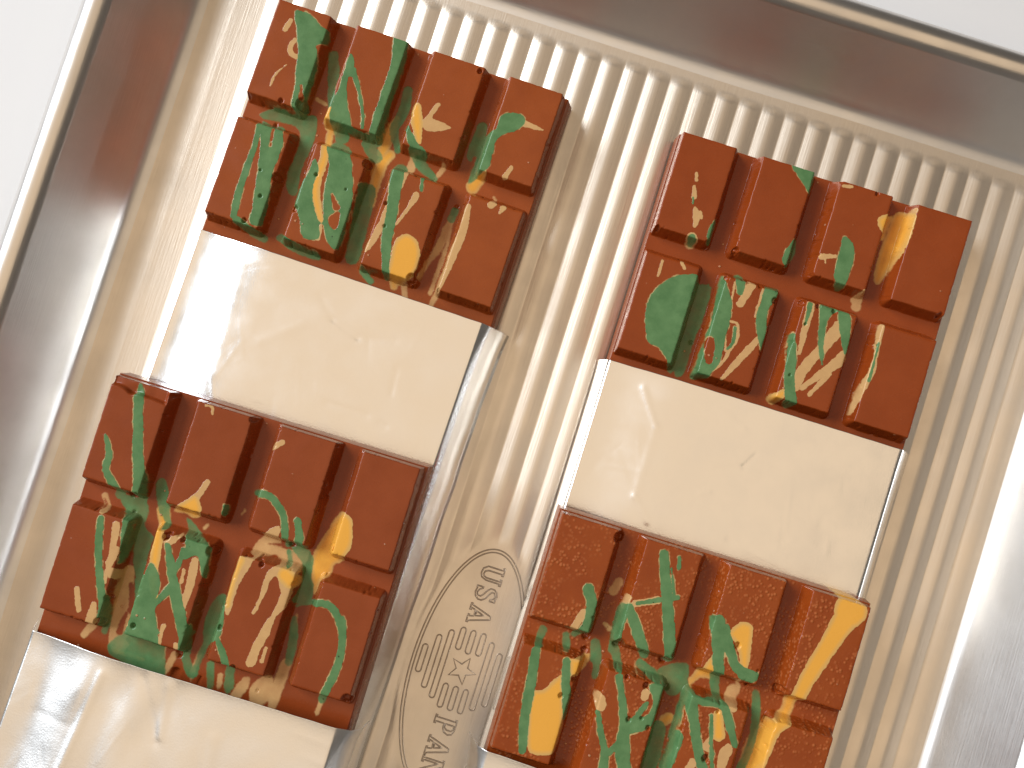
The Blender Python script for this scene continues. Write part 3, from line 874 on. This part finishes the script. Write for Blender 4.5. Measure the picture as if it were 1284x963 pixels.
def make_square(bar, ci, ri, mat, parent):
    (a, b), (c0, d) = COLS[ci], ROWS[ri]
    us, vs = edge_samples(a, b, 0.21), edge_samples(c0, d, 0.21)
    us = us[(us > (-0.42 if ci == 0 else -9)) & (us < (W + 0.62 if ci == 3 else 999))]
    vs = vs[vs > (-0.42 if ri == 0 else -9)]
    U, Vv = np.meshgrid(us, vs, indexing='ij')
    # the outer flanks of the bar are almost upright
    qx = np.maximum((a - U) * (3.0 if ci == 0 else 1.0), (U - b) * (1.6 if ci == 3 else 1.0))
    qy = np.maximum((c0 - Vv) * (3.0 if ri == 0 else 1.0), Vv - d)
    s = np.maximum(qx, qy)
    r = 0.3                                                   # rounded corners
    both = (qx > -r) & (qy > -r)
    s = np.where(both, np.hypot(np.maximum(qx + r, 0), np.maximum(qy + r, 0)) - r, s)
    s = s + 0.35 * np.maximum(vnoise(U, Vv, 51 + ci + 4 * ri + ord(bar), 0.75) - 0.62, 0) / 0.38 + 0.10 * np.maximum(vnoise(U, Vv, 91 + ci + ord(bar), 2.4) - 0.2, 0)
    s = s + 0.05 * vnoise(U, Vv, 31 + ci + 4 * ri, 1.3) + 0.03 * vnoise(U, Vv, 77, 0.5)
    Z = soft_profile(s) + 0.03 * vnoise(U, Vv, 41 + ord(bar) + ci, 5.0)
    Z = Z + bubbles_depth(bar, U, Vv) + chip_profile(bar, U, Vv)
    Z = np.maximum(Z, -DEP - 0.9)
    # keep the outer flank inside the slab
    att = splash_fields(bar, U, Vv)
    V = np.stack([U - W / 2, -Vv, Z], -1).reshape(-1, 3)
    o = mesh_obj('square', V, grid_faces(len(us), len(vs), True), mat, parent, attrs=att)
    return o

def make_slab(bar, length, mat, parent):
    # closed body: top sheet plus flanks that widen downward
    us = np.concatenate([[-0.5, -0.4, -0.2], np.arange(0, W + 0.5, 0.32), [W + 0.75, W + 0.9, W + 1.0]])
    vs = np.concatenate([[-0.5, -0.42, -0.3], np.arange(-0.1, 60.0, 0.32), np.arange(62, length - 1, 12.0), [length]])
    U, Vv = np.meshgrid(us, vs, indexing='ij')
    Z = -DEP + 0.03 * vnoise(U, Vv, 61 + ord(bar), 3.0) + np.where(Vv < 60, bubbles_depth(bar, U, Vv) * 0.8, 0)
    Z = np.maximum(Z, -DEP - 1.0)
    nu, nv = U.shape
    V = np.stack([U - W / 2, -Vv, Z], -1).reshape(-1, 3)
    F = [tuple(f) for f in grid_faces(nu, nv, True)]
    V = list(map(tuple, V))
    idx = lambda i, j: i * nv + j
    ring = [idx(i, 0) for i in range(nu)] + [idx(nu - 1, j) for j in range(1, nv)] + [idx(i, nv - 1) for i in range(nu - 2, -1, -1)] + [idx(0, j) for j in range(nv - 2, 0, -1)]
    prev = ring
    cx, cy = 0.0, -length / 2
    att = splash_fields(bar, U, Vv)
    att = {k: v.ravel().tolist() for k, v in att.items()}
    for zz, grow in ((-DEP - 0.25, 0.14), (-DEP - 4.0, 0.75), (-THICK + 0.3, 1.25), (-THICK, 1.0)):
        new = []
        for i in ring:
            x, y, z = V[i]
            gx = grow if x > W / 2 + 0.97 else (-grow * 0.3 if x < -W / 2 - 0.47 else 0)
            gy = grow * 0.3 if y > 0.47 else (-grow * 0.6 if y < -length + 0.05 else 0)
            V.append((x + gx, y + gy, zz))
            new.append(len(V) - 1)
            for k in att:
                att[k].append(att[k][i])
        n = len(ring)
        for i in range(n):
            j = (i + 1) % n
            F.append((prev[i], prev[j], new[j], new[i]))
        prev = new
    F.append(tuple(prev[::-1]))
    return mesh_obj('slab', np.array(V), F, mat, parent, attrs=att)

CREASES = {
 'A': [(32.7, 64.2, 4.7, 4.6, -0.10, 1.3), (37.4, 68.8, 7.0, 2.3, -0.12, 1.3), (44.4, 71.1, 8.6, -2.1, -0.10, 1.5), (55.6, 75.0, 0.7, 6.0, -0.13, 1.1),
       (42.5, 88.0, 10.0, -0.3, -0.14, 1.2), (56.0, 88.5, 1.5, 0.3, -0.12, 1.2), (23.0, 79.1, 7.9, -6.5, 0.08, 2.0), (12, 60, 3, 30, 0.10, 2.4)],
 'C': [(38.7, 68.6, -2.0, 3.7, -0.12, 0.9), (36.7, 72.3, -6.2, 2.3, -0.10, 0.9), (27.2, 61.1, 6.9, 2.5, 0.10, 1.2), (8.9, 61.5, 5.6, 8.2, 0.16, 1.3),
       (14.5, 69.7, -0.2, 16.9, 0.12, 1.6), (14.3, 86.6, 4.5, 4.7, 0.14, 1.2), (38.0, 89.8, 1.0, 0.5, -0.12, 0.8), (28.7, 81.3, 2.0, -1.0, 0.10, 0.9)],
 'B': [(33.0, 62.0, 1.5, 11.0, 0.16, 1.8), (27.0, 62.0, 7.0, 12.0, -0.12, 1.8), (18.0, 64.0, -3.0, 30.0, 0.25, 1.6), (46.0, 70.0, 3.0, 20.0, 0.12, 2.2)],
}

RISE = {'B': 0.075, 'D': 0.03}
FLARE = {'A': (0, 0.9), 'B': (0.3, 2.2), 'C': (0.3, 0.3), 'D': (2.0, 0.5)}      # how far the mouth of each sleeve stands off, left and right

def make_foil(bar, v0, v1, left_drop, skirt_l, skirt_r, seed, wave, mat, parent):
    us = np.concatenate([np.linspace(-0.6, 3, 8)[:-1], np.arange(3, W - 3, 0.42), np.linspace(W - 3, W - 0.7, 7)])
    vs = np.concatenate([[0, 0.15, 0.5, 1.2], np.arange(2.0, 42, 0.45), np.arange(48, v1 - v0, 6.0), [v1 - v0]])
    nT = len(us)
    PU, PZ = [], []
    left = [(-0.85 - skirt_l * t, -0.75 - (THICK - 1.0) * t ** 0.95) for t in (1.0, 0.85, 0.65, 0.45, 0.28, 0.14, 0.05)]
    right = [(W - 0.35, -0.55), (W + 0.25, -1.0), (W + 1.0, -2.3), (W + 1.9, -4.3), (W + (skirt_r + 1.9) / 2, -7.0), (W + skirt_r * .85, -9.6), (W + skirt_r, -THICK + 0.3)]
    V = []
    rnd = random.Random(seed)
    fine = []
    for _ in range(26):
        a = rnd.choice((rnd.uniform(-0.5, 0.5), rnd.uniform(1.1, 2.0), rnd.uniform(0, 3.14)))
        ln = rnd.uniform(3, 13)
        fine.append((rnd.uniform(3, 68), v0 + rnd.uniform(2, 36), ln * math.cos(a), ln * math.sin(a), rnd.choice((-1, 1)) * rnd.uniform(0.015, 0.05), rnd.uniform(0.35, 0.8)))
    nA, nB = len(left), len(right)
    for dv in vs:
        v = v0 + dv
        tilt = dv * 0.0
        lift = 0.35 * math.exp(-dv / 2.0)
        row = []
        for i, (u, z) in enumerate(left):
            u = u - FLARE[bar][0] * math.exp(-dv / 4.0)
            row.append((u, z - left_drop * (1 - abs(z) / THICK) ** 1.0 + 0.12 * float(vnoise(z * 2, v, seed + 1, 4))))
        zt = 0.30 + lift - left_drop * (1 - smoothstep(0, 24, us)) ** 1.6 - 0.30 * smoothstep(W - 1.6, W - 0.5, us) ** 2
        zt = zt + RISE.get(bar, 0) * np.minimum(dv, 34)
        zt = zt + 0.035 * vnoise(us, us * 0 + v, seed, 14.0) + 0.07 * vnoise(us, us * 0 + v, seed + 3, 22.0)
        for (cu, cv, du, dv2, amp, wd) in CREASES.get(bar, []):
            # a soft crease from (cu, cv) to (cu + du, cv + dv2)
            L2 = du * du + dv2 * dv2
            t = np.clip(((us - cu) * du + (v - cv) * dv2) / L2, 0, 1)
            dd = np.hypot(us - cu - t * du, v - cv - t * dv2)
            zt = zt + amp * np.exp(-(dd / (wd * 0.62)) ** 2)
        for (cu, cv, du, dv2, amp, wd) in fine:
            L2 = du * du + dv2 * dv2
            t = np.clip(((us - cu) * du + (v - cv) * dv2) / L2, 0, 1)
            dd = np.hypot(us - cu - t * du, v - cv - t * dv2)
            zt = zt + amp * np.exp(-(dd / wd) ** 2) * np.sin(np.pi * (0.1 + 0.8 * t))
        if wave:
            amp = wave * (1 - smoothstep(24, 60, us))
            zt = zt + amp * (np.sin(us * 0.46 + 0.035 * dv + 1.0 + 0.8 * vnoise(us, us * 0 + v, seed + 7, 15)) * 0.6 + 0.5 * vnoise(us + dv * .12, us * 0 + v * 0.25, seed + 5, 5.0)) * smoothstep(-2, 9, np.array(dv))
        row += [(u, z) for u, z in zip(us, zt)]
        wob = 0.25 * float(vnoise(v, 0, seed + 9, 7))
        for u, z in right:
            k = (u - W) / skirt_r
            row.append((u + wob * max(k, 0) + FLARE[bar][1] * math.exp(-dv / 4.0), z))
        for u, z in row:
            V.append((u - W / 2, -v + 0.02 * math.sin(u * .9 + seed), z))
    n = nT + nA + nB
    o = mesh_obj('foil_wrapper', np.array(V), grid_faces(len(vs), n, False), mat, parent)
    md = o.modifiers.new('sheet thickness', 'SOLIDIFY')
    md.thickness = 0.09 * MM
    md.offset = -1
    return o

def make_bar(bar, theta, top_centre, ztop, mat, label, foil):
    root = empty('chocolate_bar', (top_centre[0], top_centre[1], ztop), math.radians(theta))
    tag(root, label, 'chocolate bar', 'foil wrapped chocolate bars in the pan')
    for ri in range(2):
        for ci in range(4):
            make_square(bar, ci, ri, mat, root)
    make_slab(bar, 205.0, mat, root)
    v0, drop, sl, sr, seed, wave, fm = foil
    make_foil(bar, v0, 206.5, drop, sl, sr, seed, wave, fm, root)
    return root

make_bar('A', -1.0, (-47.3, 79.5), 12.4, CHOC, 'chocolate bar with yellow oval drop and many green streaks, nearest the pan top left corner', (58.4, 3.2, 1.4, 5.0, 101, 0.0, FOIL))
make_bar('C', 0.3, (54.9, 79.2), 12.4, CHOC_C, 'mostly plain glossy chocolate bar with one big round green patch on a left square', (57.3, 3.2, 1.7, 5.0, 201, 0.0, FOIL))
make_bar('B', 0.7, (-51.6, -16.3), 24.2, CHOC_B, 'chocolate bar with chipped corner and thin outlined green loops, beside left pan wall', (60.0, 2.6, 2.6, 3.0, 301, 0.42, FOIL_W))
make_bar('D', 0.6, (53.75, -15.15), 24.2, CHOC_D, 'mottled orange brown chocolate bar with long yellow streak beside the oval emblem', (55.6, 2.0, 2.4, 3.0, 401, 0.15, FOIL_W))
